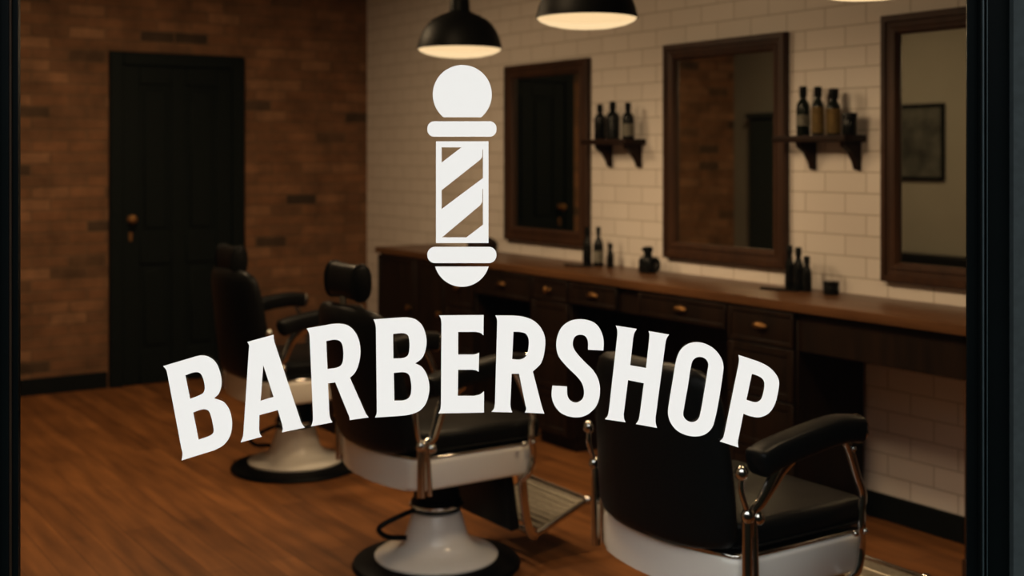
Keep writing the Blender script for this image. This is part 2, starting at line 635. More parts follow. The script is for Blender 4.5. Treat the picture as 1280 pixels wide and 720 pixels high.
s = 's'
LETTERS = [
    # B
    (200, 430, [[(20, 132), (38, 156, s), (46, 186), (128, 620), (136, 660, s), (130, 698), (330, 636), (385, 603, s), (422, 548, s), (433, 475, s), (420, 403, s), (385, 350, s), (325, 325), (355, 295, s), (370, 235, s), (360, 165, s), (333, 107, s), (292, 76, s), (250, 68, s), (215, 74)],
                [(153, 187), (205, 170, s), (238, 173, s), (257, 200, s), (269, 255, s), (262, 290, s), (235, 308, s), (181, 328)],
                [(200, 410), (255, 392, s), (288, 397, s), (304, 425, s), (321, 500, s), (320, 532, s), (298, 550, s), (232, 574)]]),
    # A
    (290, 410, [[(93, 83), (250, 40), (252, 70, s), (262, 105), (415, 565), (425, 582, s), (438, 597), (300, 626), (305, 605, s), (300, 575), (276, 492), (165, 522), (163, 610), (168, 634, s), (180, 652), (52, 686), (66, 650, s), (71, 600), (102, 125), (103, 104, s)],
                [(188, 222), (250, 413), (172, 436)]]),
    # R
    (375, 395, [[(40, 74), (190, 48), (240, 46, s), (290, 58, s), (330, 95, s), (355, 150, s), (363, 220, s), (352, 290, s), (330, 340, s), (300, 370), (388, 570), (397, 588, s), (412, 608), (298, 624), (297, 608, s), (288, 585), (212, 398), (168, 404), (177, 590), (183, 615, s), (195, 638), (67, 662), (77, 630, s), (78, 590), (58, 120), (53, 98, s)],
                [(158, 150), (210, 142, s), (243, 153, s), (258, 190, s), (260, 250, s), (250, 290, s), (222, 309, s), (165, 318)]]),
    # B
    (455, 385, [[(57, 68), (230, 56), (275, 58, s), (320, 75, s), (355, 115, s), (374, 180, s), (372, 240, s), (350, 298, s), (308, 332), (345, 352, s), (375, 395, s), (391, 455, s), (390, 510, s), (370, 575, s), (330, 618, s), (270, 640, s), (200, 648), (66, 657), (76, 632, s), (77, 590), (72, 120), (67, 92, s)],
                [(175, 155), (235, 151, s), (262, 162, s), (272, 195, s), (272, 250, s), (262, 285, s), (232, 300, s), (176, 303)],
                [(179, 389), (238, 385, s), (268, 398, s), (281, 440, s), (284, 490, s), (275, 530, s), (245, 552, s), (182, 556)]]),
    # E
    (530, 385, [[(91, 44), (358, 42), (357, 164), (340, 150, s), (312, 143), (205, 143), (205, 279), (297, 279), (315, 275, s), (331, 268), (328, 382), (312, 374, s), (290, 370), (205, 370), (203, 527), (300, 527), (335, 518, s), (360, 500), (360, 627), (86, 632), (98, 608, s), (102, 580), (105, 90), (101, 64, s)]]),
    # R
    (600, 385, [[(92, 44), (200, 45), (260, 52, s), (320, 75, s), (365, 118, s), (390, 180, s), (387, 260, s), (365, 332, s), (317, 380), (367, 575), (375, 602, s), (386, 633), (269, 627), (277, 605, s), (272, 580), (234, 394), (190, 394), (182, 580), (186, 605, s), (194, 626), (69, 623), (84, 603, s), (90, 570), (103, 80), (100, 62, s)],
                [(201, 142), (242, 144, s), (275, 155, s), (292, 190, s), (288, 255, s), (275, 290, s), (243, 308, s), (193, 307)]]),
    # S
    (675, 385, [[(288, 250), (380, 255), (382, 200, s), (371, 150, s), (345, 105, s), (305, 78, s), (240, 67, s), (180, 78, s), (130, 115, s), (103, 175, s), (98, 235, s), (112, 290, s), (160, 350, s), (230, 420, s), (255, 460, s), (264, 510, s), (253, 547, s), (218, 567, s), (183, 555, s), (165, 525, s), (162, 471), (74, 465), (70, 530, s), (88, 585, s), (130, 632, s), (200, 655, s), (265, 648, s), (320, 610, s), (350, 560, s), (360, 490, s), (350, 430, s), (320, 375, s), (270, 325, s), (220, 270, s), (200, 235, s), (197, 205, s), (210, 172, s), (242, 160, s), (273, 171, s), (287, 200, s)]]),
    # H
    (745, 395, [[(118, 57), (245, 77), (230, 102, s), (223, 130), (205, 295), (300, 312), (319, 140), (320, 112, s), (315, 90), (438, 111), (423, 136, s), (416, 165), (357, 610), (358, 642, s), (366, 671), (239, 648), (254, 626, s), (261, 600), (287, 403), (192, 384), (166, 590), (168, 614, s), (177, 637), (53, 619), (70, 597, s), (78, 560), (128, 115), (127, 84, s)]]),
    # O
    (820, 415, [[(240, 61, s), (295, 70, s), (350, 103, s), (388, 150, s), (404, 200, s), (401, 250, s), (378, 400, s), (354, 520, s), (333, 578, s), (292, 614, s), (240, 626, s), (180, 618, s), (125, 590, s), (88, 545, s), (72, 490, s), (78, 425, s), (100, 290, s), (122, 165, s), (148, 106, s), (190, 72, s)],
                [(262, 149, s), (295, 160, s), (313, 190, s), (310, 225, s), (290, 350, s), (265, 490, s), (250, 525, s), (220, 540, s), (185, 530, s), (164, 500, s), (168, 455, s), (190, 330, s), (213, 190, s), (230, 160, s)]]),
    # P
    (885, 425, [[(182, 89), (300, 128), (355, 155, s), (400, 195, s), (425, 245, s), (420, 310, s), (400, 385, s), (365, 438, s), (310, 463, s), (255, 457, s), (212, 442), (180, 600), (179, 622, s), (182, 644), (70, 608), (89, 588, s), (98, 560), (184, 140), (186, 114, s)],
                [(263, 203), (300, 215, s), (328, 235, s), (338, 265, s), (330, 320, s), (315, 358, s), (288, 373, s), (255, 367, s), (230, 358)]]),
]


def circle_pts(cx, cy, r, a0, a1, n):
    return [(cx + r * math.cos(a0 + (a1 - a0) * i / n), cy + r * math.sin(a0 + (a1 - a0) * i / n)) for i in range(n + 1)]


def round_rect(x0, x1, y0, y1, r):
    out = []
    for cx, cy, a in ((x1 - r, y1 - r, 0), (x0 + r, y1 - r, PI / 2), (x0 + r, y0 + r, PI), (x1 - r, y0 + r, 1.5 * PI)):
        out += circle_pts(cx, cy, r, a, a + PI / 2, 8)
    return out


def sign_at(name, label, cat, X, Z):
    t = thing(name, label, cat, front(X, GD - 0.0006, Z))
    t.rotation_euler = (PI / 2, 0, -YAW)
    return t


k = GD / FPX
SIGN = Vector(((590 - 640) * k, EYE + (HOR - 575) * k))
t = sign_at('shop_sign_lettering', 'arched white capital lettering BARBERSHOP stuck across the shop window glass', 'sign', SIGN.x, SIGN.y)
for ox, oy, loops in LETTERS:
    vinyl('letter', loops, t, ox, oy)

SIGN = Vector(((578 - 640) * k, EYE + (HOR - 360) * k))
t = sign_at('barber_pole_emblem', 'white barber pole emblem with diagonal stripes on the glass above the lettering', 'sign', SIGN.x, SIGN.y)
a = math.asin((146.6 - 118.2) / 36.9)
vinyl('ball', [circle_pts(577.9, 118.2, 36.9, PI - a, 2 * PI + a, 60)], t, 0, 0, 1)
vinyl('collar', [round_rect(534.2, 620.6, 151.6, 170.9, 8.6)], t, 0, 0, 1)
vinyl('striped_tube', [[(72, 56), (387, 56), (387, 666), (72, 666)],
                       [(106, 92), (225, 92), (106, 183)],
                       [(106, 349), (338, 166), (349, 150), (351.5, 105), (354, 105), (354, 276), (106, 462)],
                       [(108, 632), (338, 439), (349, 420), (351.5, 342), (354, 342), (354, 556), (255, 632)]], t, 530, 165)
vinyl('collar', [round_rect(534.2, 620.6, 308.5, 328.8, 9.6)], t, 0, 0, 1)
R = 34.7
a = math.acos(33.4 / R)
vinyl('lower_cap', [circle_pts(577.4, 333.1 - R * math.sin(a) + 0.0, R, a, PI - a, 40)], t, 0, 0, 1)


# ------------------------------------------------------------------ barber chairs
def rear_plan(hw, xr, xf, bulge, n=14, rc=0.05):
    """seat plan: straight front, sides, bulging rear with rounded corners"""
    pts = [(xf, -hw + 0.03), (xf, hw - 0.03), (xf - 0.03, hw)]
    for i in range(n + 1):
        u = 1 - 2 * i / n
        y = hw * u
        x = xr - bulge * (1 - abs(u) ** 2.2)
        if abs(u) > 0.93:
            x += rc * ((abs(u) - 0.93) / 0.07) ** 1.5 * 0.5
        pts.append((x, y))
    pts.append((xf - 0.03, -hw))
    return list(reversed(pts))


def make_chair(label, loc, lean=0.16, headrest=True, group='barber chairs', hub=0.545, hz=1.047, top=0.965, reach=0.54, lift=0.195, size=(1, 1, 1)):
    c = thing('barber_chair', label, 'barber chair', loc, 0, group)
    c.scale = size
    bm = NB()
    lathe(bm, [(0.302, 0), (0.305, 0.008), (0.298, 0.020), (0.26, 0.030), (0.215, 0.032)], n=56)
    p = obj('base_ring', bm, M['iron'], c)
    p['label'] = 'black base ring on the floor'
    bm = NB()
    lathe(bm, [(0.222, 0.0325), (0.224, 0.041), (0.212, 0.050), (0.180, 0.058), (0.148, 0.069), (0.127, 0.086), (0.114, 0.112), (0.104, 0.145),
               (0.095, 0.175), (0.087, 0.194), (0.070, 0.199)], n=48)
    p = obj('pedestal', bm, M['enamel'], c)
    p['label'] = 'white enamel flared pedestal'
    bm = NB()
    lathe(bm, [(0.060, 0.194), (0.060, 0.204), (0.090, 0.207), (0.095, 0.220), (0.090, 0.240), (0.082, 0.246), (0.082, 0.33), (0.10, 0.340), (0.10, 0.362)], n=36)
    obj('piston_collar', bm, M['iron'], c)
    bm = NB()
    lathe(bm, [(0.096, 0.217), (0.099, 0.222), (0.096, 0.228)], n=36)
    obj('collar_ring', bm, M['chrome'], c)
    # pump lever: bent bar towards the rear left
    bm = NB()
    tube(bm, [(-0.07, 0.0, 0.215), (-0.13, 0.03, 0.19), (-0.195, 0.06, 0.155), (-0.205, 0.045, 0.138), (-0.185, 0.015, 0.126), (-0.14, -0.03, 0.128)], 0.0095, 8, 5)
    obj('pump_lever', bm, M['iron'], c)
    bm = NB()
    tube(bm, [(0.05, -0.05, 0.315), (0.15, -0.12, 0.325), (0.235, -0.16, 0.35)], 0.009, 8, 5)
    obj('recline_rod', bm, M['iron'], c)

    # enamel skirt under the seat
    hw = 0.29
    bm = NB()
    prism(bm, rear_plan(hw, -0.235, 0.255, 0.062, 22), 0.358, 0.462, 0.014, 3)
    p = obj('seat_skirt', bm, M['enamel'], c, angle=50)
    p['label'] = 'white enamel skirt around the seat'
    bm = NB()
    prism(bm, rear_plan(hw - 0.004, -0.232, 0.26, 0.060, 22), 0.462, 0.472, 0.003, 1)
    obj('seat_trim', bm, M['chrome'], c, angle=50)
    # seat cushion with crowned top
    bm = NB()
    prism(bm, rear_plan(hw - 0.018, -0.205, 0.285, 0.050, 22), 0.4725, 0.548, 0.026, 4)
    obj('seat', bm, M['leather'], c, angle=60)
    bm = NB()
    pl = rear_plan(hw - 0.016, -0.207, 0.287, 0.050, 22)
    path = [Vector((x, y, 0.486)) for x, y in pl] + [Vector((*pl[0], 0.486))]
    sweep(bm, path, 0.004, 0.004, 6)
    obj('piping', bm, M['leather'], c)

    # backrest: lofted, dished to the front, bulging to the rear
    bm = NB()
    z0, z1 = 0.474, top
    rings = []
    NS = 36
    prof = [(0.00, 0.70, 0.80), (0.03, 0.93, 0.95), (0.08, 1.0, 1.0), (0.25, 1.0, 1.0), (0.45, 0.985, 1.0), (0.65, 0.955, 0.98), (0.80, 0.925, 0.94),
            (0.89, 0.89, 0.88), (0.945, 0.83, 0.76), (0.98, 0.72, 0.54), (1.0, 0.52, 0.22)]
    for (v, w, th) in prof:
        z = z0 + (z1 - z0) * v
        xc = -0.235 - lean * 0.60 * v
        ring = []
        for kk in range(NS):
            aa = 2 * PI * kk / NS
            ca, sa = math.cos(aa), math.sin(aa)
            y = 0.268 * w * math.copysign(abs(ca) ** 0.55, ca)
            xx = 0.050 * th * math.copysign(abs(sa) ** 0.75, sa)
            bow = -0.045 * (1 - (y / 0.268) ** 2)
            ring.append(bm.verts.new((xc + xx + bow, y, z)))
        rings.append(ring)
    for p_, q_ in zip(rings, rings[1:]):
        for kk in range(NS):
            bm.faces.new((p_[kk], p_[(kk + 1) % NS], q_[(kk + 1) % NS], q_[kk]))
    bm.faces.new(list(reversed(rings[0])))
    bm.faces.new(rings[-1])
    obj('backrest', bm, M['leather'], c, angle=60)

    if headrest:
        xh = -0.27 - lean * 0.60
        bm = NB()
        box(bm, xh - 0.012, xh - 0.002, -0.018, 0.018, 0.93, hz - 0.02, 0.002, 1)
        obj('headrest_post', bm, M['chrome'], c)
        bm = NB()
        n = 9
        ys = [-0.112, -0.108, -0.098, -0.05, 0, 0.05, 0.098, 0.108, 0.112]
        sc = [0.80, 0.95, 1, 0.98, 0.96, 0.98, 1, 0.95, 0.80]
        path = [Vector((xh + 0.01, y, hz)) for y in ys]
        sweep(bm, path, [0.036 * q for q in sc], [0.062 * q for q in sc], 24, 2.5, side=(1, 0, 0))
        hr = obj('headrest', bm, M['leather'], c, angle=50)
        for sg in (-1, 1):
            bm = NB()
            ring = [Vector((xh + 0.01 + 0.0355 * math.copysign(abs(math.cos(a_)) ** 0.8, math.cos(a_)), sg * 0.104,
                            hz + 0.0605 * math.copysign(abs(math.sin(a_)) ** 0.8, math.sin(a_)))) for a_ in [2 * PI * i / 28 for i in range(29)]]
            sweep(bm, ring, 0.0055, 0.0055, 8)
            obj('piping', bm, M['leather'], hr)

    for sg in (-1, 1):
        ya = sg * 0.315
        # padded arm
        bm = NB()
        path = smooth_path([(-0.205, ya, 0.712), (-0.14, ya, 0.730), (0.0, ya, 0.752), (0.10, ya, 0.762), (0.175, ya, 0.755)], 5)
        path = [path[0] - Vector((0.010, 0, 0.003)), path[0] - Vector((0.004, 0, 0.001))] + path
        L = len(path)
        sweep(bm, path, [0.028, 0.035] + [0.038] * (L - 2), [0.024, 0.032] + [0.035] * (L - 2), 20, 4.5, side=(0, 1, 0))
        ap = obj('armrest', bm, M['leather'], c, angle=50)
        bm = NB()
        lathe(bm, [(0.037, 0.0), (0.039, 0.006), (0.033, 0.018), (0.012, 0.026), (0.002, 0.027)], n=20)
        bmesh.ops.rotate(bm, verts=bm.verts, cent=(0, 0, 0), matrix=Matrix.Rotation(PI / 2, 3, 'Y'))
        bmesh.ops.translate(bm, verts=bm.verts, vec=(0.174, ya, 0.754))
        obj('end_cap', bm, M['chrome'], ap)
        # chrome arm frame
        bm = NB()
        rear = smooth_path([(-0.085, ya, 0.716), (-0.125, ya, 0.685), (-0.160, ya, 0.645), (-0.195, ya, hub + 0.025), (-0.226, ya, hub + 0.002), (-0.234, ya, hub - 0.05)], 5)
        n_ = len(rear)
        sweep(bm, rear, [0.009] * n_, [0.030 - 0.018 * min(1, i / n_ * 1.3) for i in range(n_)], 12, 2.4, side=(0, 1, 0))
        fr = smooth_path([(0.13, ya, 0.735), (0.155, ya, 0.69), (0.18, ya, 0.63), (0.205, ya, 0.575), (0.20, ya, 0.53), (0.20, ya, 0.48), (0.215, ya - sg * 0.012, 0.43), (0.20, ya - sg * 0.012, 0.37), (0.18, ya - sg * 0.03, 0.34)], 5)
        sweep(bm, fr, 0.009, 0.013, 12, 2.2, side=(0, 1, 0))
        tube(bm, [(-0.125, ya, 0.724), (0.15, ya, 0.732)], 0.008, 8)
        af = obj('arm_frame', bm, M['chrome'], c)
        for (x_, z_) in ((0.205, 0.478), (0.165, 0.478), (0.155, 0.705)):
            bm = NB()
            ball(bm, (x_, ya + sg * 0.008, z_), 0.009)
            obj('bolt', bm, M['chrome'], af)
        # hinge post at the rear corner of the seat
        bm = NB()
        tube(bm, [(-0.238, ya - sg * 0.004, 0.350), (-0.238, ya - sg * 0.004, hub - 0.01)], 0.014, 12)
        tube(bm, [(-0.205, ya - sg * 0.004, 0.350), (-0.210, ya - sg * 0.004, hub - 0.09), (-0.215, ya - sg * 0.004, hub)], 0.009, 10, 4)
        ball(bm, (-0.238, ya, hub), 0.021, 1, 0.8, 1)
        ball(bm, (-0.200, ya, hub - 0.012), 0.018, 1, 0.8, 1)
        hp = obj('hinge_post', bm, M['chrome'], c)
        bm = NB()
        tube(bm, [(-0.238, ya, hub + 0.005), (-0.252, ya, hub + 0.035), (-0.262, ya, 0.65), (-0.262, ya, 0.682)], 0.008, 10, 4)
        ball(bm, (-0.262, ya, 0.694), 0.017, 1, 1, 1.15)
        obj('lever', bm, M['chrome'], hp)

    # leg rest: struts, calf pad, foot plate
    for sg in (-1, 1):
        bm = NB()
        path = smooth_path([(0.225, sg * 0.215, 0.372), (0.235, sg * 0.215, 0.27), (0.25, sg * 0.215, 0.17), (0.272, sg * 0.212, 0.118), (0.30, sg * 0.205, 0.106)], 4)
        sweep(bm, path, 0.007, 0.017, 10, 4, side=(0, 1, 0))
        obj('leg_strut', bm, M['chrome'], c)
    bm = NB()
    box(bm, -0.022, 0.022, -0.195, 0.195, -0.115, 0.11, 0.014, 3)
    bmesh.ops.rotate(bm, verts=bm.verts, cent=(0, 0, 0), matrix=Matrix.Rotation(-0.16, 3, 'Y'))
    bmesh.ops.translate(bm, verts=bm.verts, vec=(0.20, 0, 0.246))
    obj('calf_pad', bm, M['leather'], c)
    bm = NB()
    A = [(0.302, -0.198, 0.108), (0.302, 0.198, 0.108), (reach, 0.195, lift), (reach, -0.195, lift)]
    tube(bm, A + [A[0]], 0.012, 10)
    for q in A[2:]:
        ball(bm, q, 0.018)
    ff = obj('footrest_frame', bm, M['chrome'], c)
    bm = NB()
    L = Vector((reach - 0.325, 0, lift - 0.115))
    for (v0, v1) in ((0.03, 0.97),):
        pts = []
        for (v, y) in ((v0, -0.19), (v0, 0.19), (v1, 0.185), (v1, -0.185)):
            pts.append(Vector((0.325, y, 0.115)) + L * v)
        nrm = Vector((-L.z, 0, L.x)).normalized() * 0.004
        lo = [bm.verts.new(q - nrm) for q in pts]
        hi = [bm.verts.new(q + nrm) for q in pts]
        bm.faces.new(lo[::-1])
        bm.faces.new(hi)
        for i in range(4):
            bm.faces.new((lo[i], lo[(i + 1) % 4], hi[(i + 1) % 4], hi[i]))
    for i in range(7):
        v = 0.14 + i * 0.12
        q = Vector((0.325, 0, 0.115)) + L * v + nrm
        tube(bm, [q + Vector((0, -0.18, 0)), q + Vector((0, 0.18, 0))], 0.0045, 6)
    obj('foot_plate', bm, M['cast'], ff)
    return c


CH = [(2.38, 5.46, 0), (2.24, 3.88, 0), (2.41, 2.548, 0)]
make_chair('black leather barber chair farthest back, nearest the black door', CH[0], lean=0.10, hz=1.005)
make_chair('black and white barber chair with headrest in the middle of the three', CH[1], hub=0.52)
make_chair('nearest black barber chair without headrest, its back turned to the window', CH[2], lean=0.06, headrest=False, hub=0.585, top=0.94, reach=0.64, lift=0.235, size=(0.95, 0.995, 1))


# ------------------------------------------------------------------ counter
CF = 3.60      # front edge of the worktop
CB = 3.63      # front of the cabinets
def pull(parent, y, z, kind='knob'):
    bm = NB()
    if kind == 'knob':
        lathe(bm, [(0.010, 0), (0.007, 0.004), (0.006, 0.014), (0.016, 0.020), (0.017, 0.027), (0.008, 0.033), (0.002, 0.034)], n=16)
        bmesh.ops.rotate(bm, verts=bm.verts, cent=(0, 0, 0), matrix=Matrix.Rotation(-PI / 2, 3, 'Y'))
        bmesh.ops.translate(bm, verts=bm.verts, vec=(CB - 0.018, y, z))
    else:   # cup pull: half shell
        n = 12
        for i in range(n):
            pass
        rings = []
        for i in range(9):
            u = -1 + 2 * i / 8
            r = 0.022 * math.sqrt(max(0.05, 1 - u * u * 0.92))
            rings.append([bm.verts.new((CB - 0.018 - r * math.sin(PI * j / 8) * 0.9, y + u * 0.042, z + r * math.cos(PI * j / 8) * 0.85)) for j in range(6)])
        for p_, q_ in zip(rings, rings[1:]):
            for j in range(5):
                bm.faces.new((p_[j], p_[j + 1], q_[j + 1], q_[j]))
        bmesh.ops.solidify(bm, geom=bm.faces[:], thickness=0.003)
    o = obj('knob' if kind == 'knob' else 'cup_pull', bm, M['brass'], parent)
    o['label'] = 'brass pull'
    return o


def drawer_front(parent, y0, y1, z0, z1, kind='cup', name='drawer', recess=0.0):
    bm = NB()
    xf = CB - 0.018 + recess
    g = 0.003
    box(bm, xf, CB + 0.002 + recess, y0 + g, y1 - g, z0 + g, z1 - g, 0.004, 2)
    m = 0.035 if (z1 - z0) > 0.2 else 0.022
    # moulded border
    for (a_, b_, c_, d_) in ((y0 + g, y0 + m, z0 + g, z1 - g), (y1 - m, y1 - g, z0 + g, z1 - g), (y0 + m, y1 - m, z0 + g, z0 + m), (y0 + m, y1 - m, z1 - m, z1 - g)):
        box(bm, xf - 0.005, xf + 0.002, a_, b_, c_, d_, 0.002, 1)
    d = obj(name, bm, M['cab'], parent)
    zc = (z0 + z1) / 2
    if name == 'door':
        pull(d, y0 + 0.04, z0 + (z1 - z0) * 0.62, 'knob')
    elif kind:
        pull(d, (y0 + y1) / 2, zc, kind)
    return d


def cabinet(name, label, y0, y1, fronts, group='counter units', zb=0.0):
    o = thing(name, label, 'cabinet', (0, 0, 0), 0, group)
    bm = NB()
    box(bm, CB, WX - 0.022, y0, y1, zb + (0.07 if zb == 0 else 0), 0.865, 0.003, 1)
    if zb == 0:
        box(bm, CB + 0.04, WX - 0.022, y0 + 0.005, y1 - 0.005, 0.0, 0.07)
    obj('body', bm, M['cab'], o)
    for f in fronts:
        drawer_front(o, *f)
    return o


bm = NB()
box(bm, CF, WX - 0.001, 1.15, 7.02, 0.866, 0.905, 0.007, 2)
top = tag(obj('worktop', bm, M['top'], None), 'long polished brown wooden worktop along the white tiled wall', 'worktop')


def apron(y0, y1, z0, fronts, back=True):
    """panel hanging under the worktop over a knee space, with shallow drawers"""
    bm = NB()
    box(bm, CB, CB + 0.30, y0, y1, z0, 0.865, 0.003, 1)
    obj('apron', bm, M['cab'], top)
    if back:
        bm = NB()
        box(bm, WX - 0.04, WX - 0.022, y0 + 0.001, y1 - 0.001, 0.0, z0 - 0.001, 0.002, 1)
        obj('back_panel', bm, M['cab'], top)
    for f in fronts:
        drawer_front(top, *f)


# far end cupboard, drawer stacks, knee-hole aprons
cabinet('cupboard', 'dark wooden two-door cupboard at the far end of the counter', 6.162, 7.0,
        [(6.165, 6.53, 0.08, 0.86, 'knob', 'door'), (6.53, 6.995, 0.08, 0.86, 'knob', 'door')])
cabinet('drawer_cabinet', 'dark wooden drawer stack next to the far end cupboard', 5.842, 6.16,
        [(5.845, 6.157, 0.62, 0.86, 'knob'), (5.845, 6.157, 0.36, 0.62, None), (5.845, 6.157, 0.08, 0.36, None)])
apron(5.282, 5.84, 0.715, [(5.285, 5.837, 0.72, 0.86, 'cup')])
cabinet('drawer_cabinet', 'dark wooden drawer stack behind the middle barber chair, below the leftmost mirror', 4.952, 5.28,
        [(4.955, 5.277, 0.745, 0.86, 'knob'), (4.955, 5.277, 0.52, 0.745, None), (4.955, 5.277, 0.30, 0.52, None), (4.955, 5.277, 0.08, 0.30, None)])
apron(3.822, 4.95, 0.745, [(4.56, 4.945, 0.75, 0.86, 'cup', 'drawer', 0.0), (3.826, 4.41, 0.75, 0.86, 'cup')])
cabinet('drawer_cabinet', 'dark wooden drawer stack behind the nearest barber chair, below the middle mirror', 3.44, 3.82,
        [(3.443, 3.817, 0.715, 0.86, 'cup'), (3.443, 3.817, 0.50, 0.715, None), (3.443, 3.817, 0.29, 0.50, None), (3.443, 3.817, 0.08, 0.29, None)])
apron(1.56, 3.438, 0.710, [], False)
cabinet('drawer_cabinet', 'dark drawer stack at the street end of the counter', 1.17, 1.558,
        [(1.173, 1.555, 0.715, 0.86, 'cup'), (1.173, 1.555, 0.40, 0.715, None), (1.173, 1.555, 0.08, 0.40, None)])
bm = NB()
box(bm, CB - 0.008, CB + 0.075, 2.585, 2.668, 0, 0.709, 0.006, 2)
box(bm, CB - 0.014, CB + 0.081, 2.579, 2.674, 0, 0.10, 0.006, 2)
obj('leg', bm, M['mframe'], top)


# ------------------------------------------------------------------ mirrors
def mirror(label, y0, y1, z0, z1, tilt=0.0):
    yc = (y0 + y1) / 2
    o = thing('wall_mirror', label, 'mirror', (WX, yc, z0), 0, 'framed mirrors on the tiled wall')
    w, h = (y1 - y0) / 2, z1 - z0
    bm = NB()
    # mitred frame: nested rectangles with a stepped moulding
    steps = [(0.0, 0.0), (0.0, -0.030), (0.006, -0.036), (0.026, -0.036), (0.030, -0.028), (0.050, -0.026), (0.056, -0.032), (0.070, -0.030), (0.080, -0.014), (0.080, -0.004)]
    loops = []
    for ins, x in steps:
        loops.append([bm.verts.new((x, sy * (w - ins), zz)) for sy, zz in ((-1, ins), (1, ins), (1, h - ins), (-1, h - ins))])
    for a_, b_ in zip(loops, loops[1:]):
        for i in range(4):
            bm.faces.new((a_[i], a_[(i + 1) % 4], b_[(i + 1) % 4], b_[i]))
    bmesh.ops.recalc_face_normals(bm, faces=bm.faces)
    obj('frame', bm, M['mframe'], o, smooth=False)
    bm = NB()
    box(bm, -0.007, -0.001, -w + 0.076, w - 0.076, 0.076, h - 0.076)
    obj('mirror_glass', bm, M['mirror'], o, smooth=False)
    return o


mirror('dark wood framed mirror farthest from the window, left of the first shelf', 5.33, 6.145, 0.985, 2.012)
mirror('dark wood framed mirror between the two bottle shelves', 3.877, 4.70, 0.978, 2.03)
mirror('dark wood framed mirror cut off by the right window frame', 2.53, 3.35, 0.973, 2.047)


# ------------------------------------------------------------------ shelves with bottles
def shelf(label, y0, y1, z, yb):
    o = thing('wall_shelf', label, 'shelf', (WX, (y0 + y1) / 2, z - 0.028), 0, 'small bottle shelves')
    yc = (y0 + y1) / 2
    bm = NB()
    box(bm, -0.135, -0.001, y0 - yc, y1 - yc, 0.0, 0.028, 0.004, 2)
    obj('board', bm, M['shelf'], o)
    for y in yb:
        bm = NB()
        pts = [(0.0, 0.0), (0.105, 0.0), (0.100, -0.02), (0.060, -0.045), (0.035, -0.08), (0.026, -0.100), (0.022, -0.115), (0.0, -0.12)]
        lo = [bm.verts.new((-0.001 - a_, y - yc - 0.012, b_)) for a_, b_ in pts]
        hi = [bm.verts.new((-0.001 - a_, y - yc + 0.012, b_)) for a_, b_ in pts]
        bm.faces.new(lo)
        bm.faces.new(hi[::-1])
        for i in range(len(pts)):
            j = (i + 1) % len(pts)
            bm.faces.new((lo[j], lo[i], hi[i], hi[j]))
        obj('bracket', bm, M['shelf'], o, smooth=False)
    return o


shelf('dark wooden bottle shelf with brackets between the left and middle mirrors', 4.865, 5.245, 1.567, (5.15, 4.91))
shelf('dark wooden bottle shelf with brackets between the middle and right mirrors', 3.445, 3.85, 1.567, (3.73, 3.485))


def bottle(label, x, y, z, h, r, neck=0.4, mat='bottle_black', cap='bottle_black', band=None, group=None, name='bottle', cat='bottle', style='round'):
    o = thing(name, label, cat, (x, y, z + 0.0005), 0, group)
    bm = NB()
    rn = r * neck
    hs = h * 0.64
    prof = [(r * 0.9, 0), (r, 0.004), (r, hs * 0.9), (r * 0.93, hs), (r * 0.7, hs + h * 0.05), (rn, hs + h * 0.11), (rn, h * 0.84)]
    if style == 'slim':
        prof = [(r * 0.9, 0), (r, 0.004), (r, h * 0.45), (r * 0.9, h * 0.58), (r * 0.62, h * 0.68), (rn, h * 0.75), (rn, h * 0.86)]
    lathe(bm, prof, n=24)
    obj('body', bm, M[mat], o)
    bm = NB()
    zc = h * (0.84 if style == 'round' else 0.86)
    lathe(bm, [(rn * 1.25, zc - 0.012), (rn * 1.3, zc - 0.01), (rn * 1.3, h - 0.003), (rn * 1.1, h)], n=20)
    obj('cap', bm, M[cap], o)
    if band:
        bm = NB()
        z0, z1, m = band
        n = 28
        a0, a1 = PI * 0.55, PI * 1.75      # wraps the side turned to the room
        lo = [bm.verts.new(((r + 0.0008) * math.cos(a0 + (a1 - a0) * i / n), (r + 0.0008) * math.sin(a0 + (a1 - a0) * i / n), h * z0)) for i in range(n + 1)]
        hi = [bm.verts.new(((r + 0.0008) * math.cos(a0 + (a1 - a0) * i / n), (r + 0.0008) * math.sin(a0 + (a1 - a0) * i / n), h * z1)) for i in range(n + 1)]
        for i in range(n):
            bm.faces.new((lo[i], lo[i + 1], hi[i + 1], hi[i]))
        bmesh.ops.solidify(bm, geom=bm.faces[:], thickness=0.0005)
        q = obj('paper_label', bm, M[m], o)
        q['label'] = 'gold paper label' if m == 'gold_label' else 'pale paper label'
    return o


def on_plane(pxx, x):
    """y on the line of sight of a photo column at a given x"""
    o = (pxx - 640) / FPX
    return x / (FX + o * RX) * (FY + o * RY)


SZ = 1.567
GA, GB = 'bottles on the left shelf', 'bottles on the right shelf'
xs = 3.965
bottle('leftmost of the three dark bottles on the left shelf', xs, on_plane(750, xs), SZ, 0.185, 0.031, 0.42, group=GA)
bottle('middle of the three dark bottles on the left shelf, the tallest', xs, on_plane(766, xs), SZ, 0.195, 0.036, 0.38, group=GA)
bottle('rightmost of the three dark bottles on the left shelf, with pale label', xs, on_plane(785, xs), SZ, 0.185, 0.031, 0.4, band=(0.08, 0.42, 'pale_label'), group=GA)
bottle('dark bottle with small white label at the left end of the right shelf', xs, on_plane(1004, xs), SZ, 0.212, 0.029, 0.45, 'bottle_green', band=(0.20, 0.42, 'pale_label'), group=GB)
bottle('slim gold-labelled bottle second from the left on the right shelf', xs, on_plane(1022.5, xs), SZ, 0.207, 0.026, 0.5, 'bottle_green', band=(0.05, 0.58, 'gold_label'), group=GB)
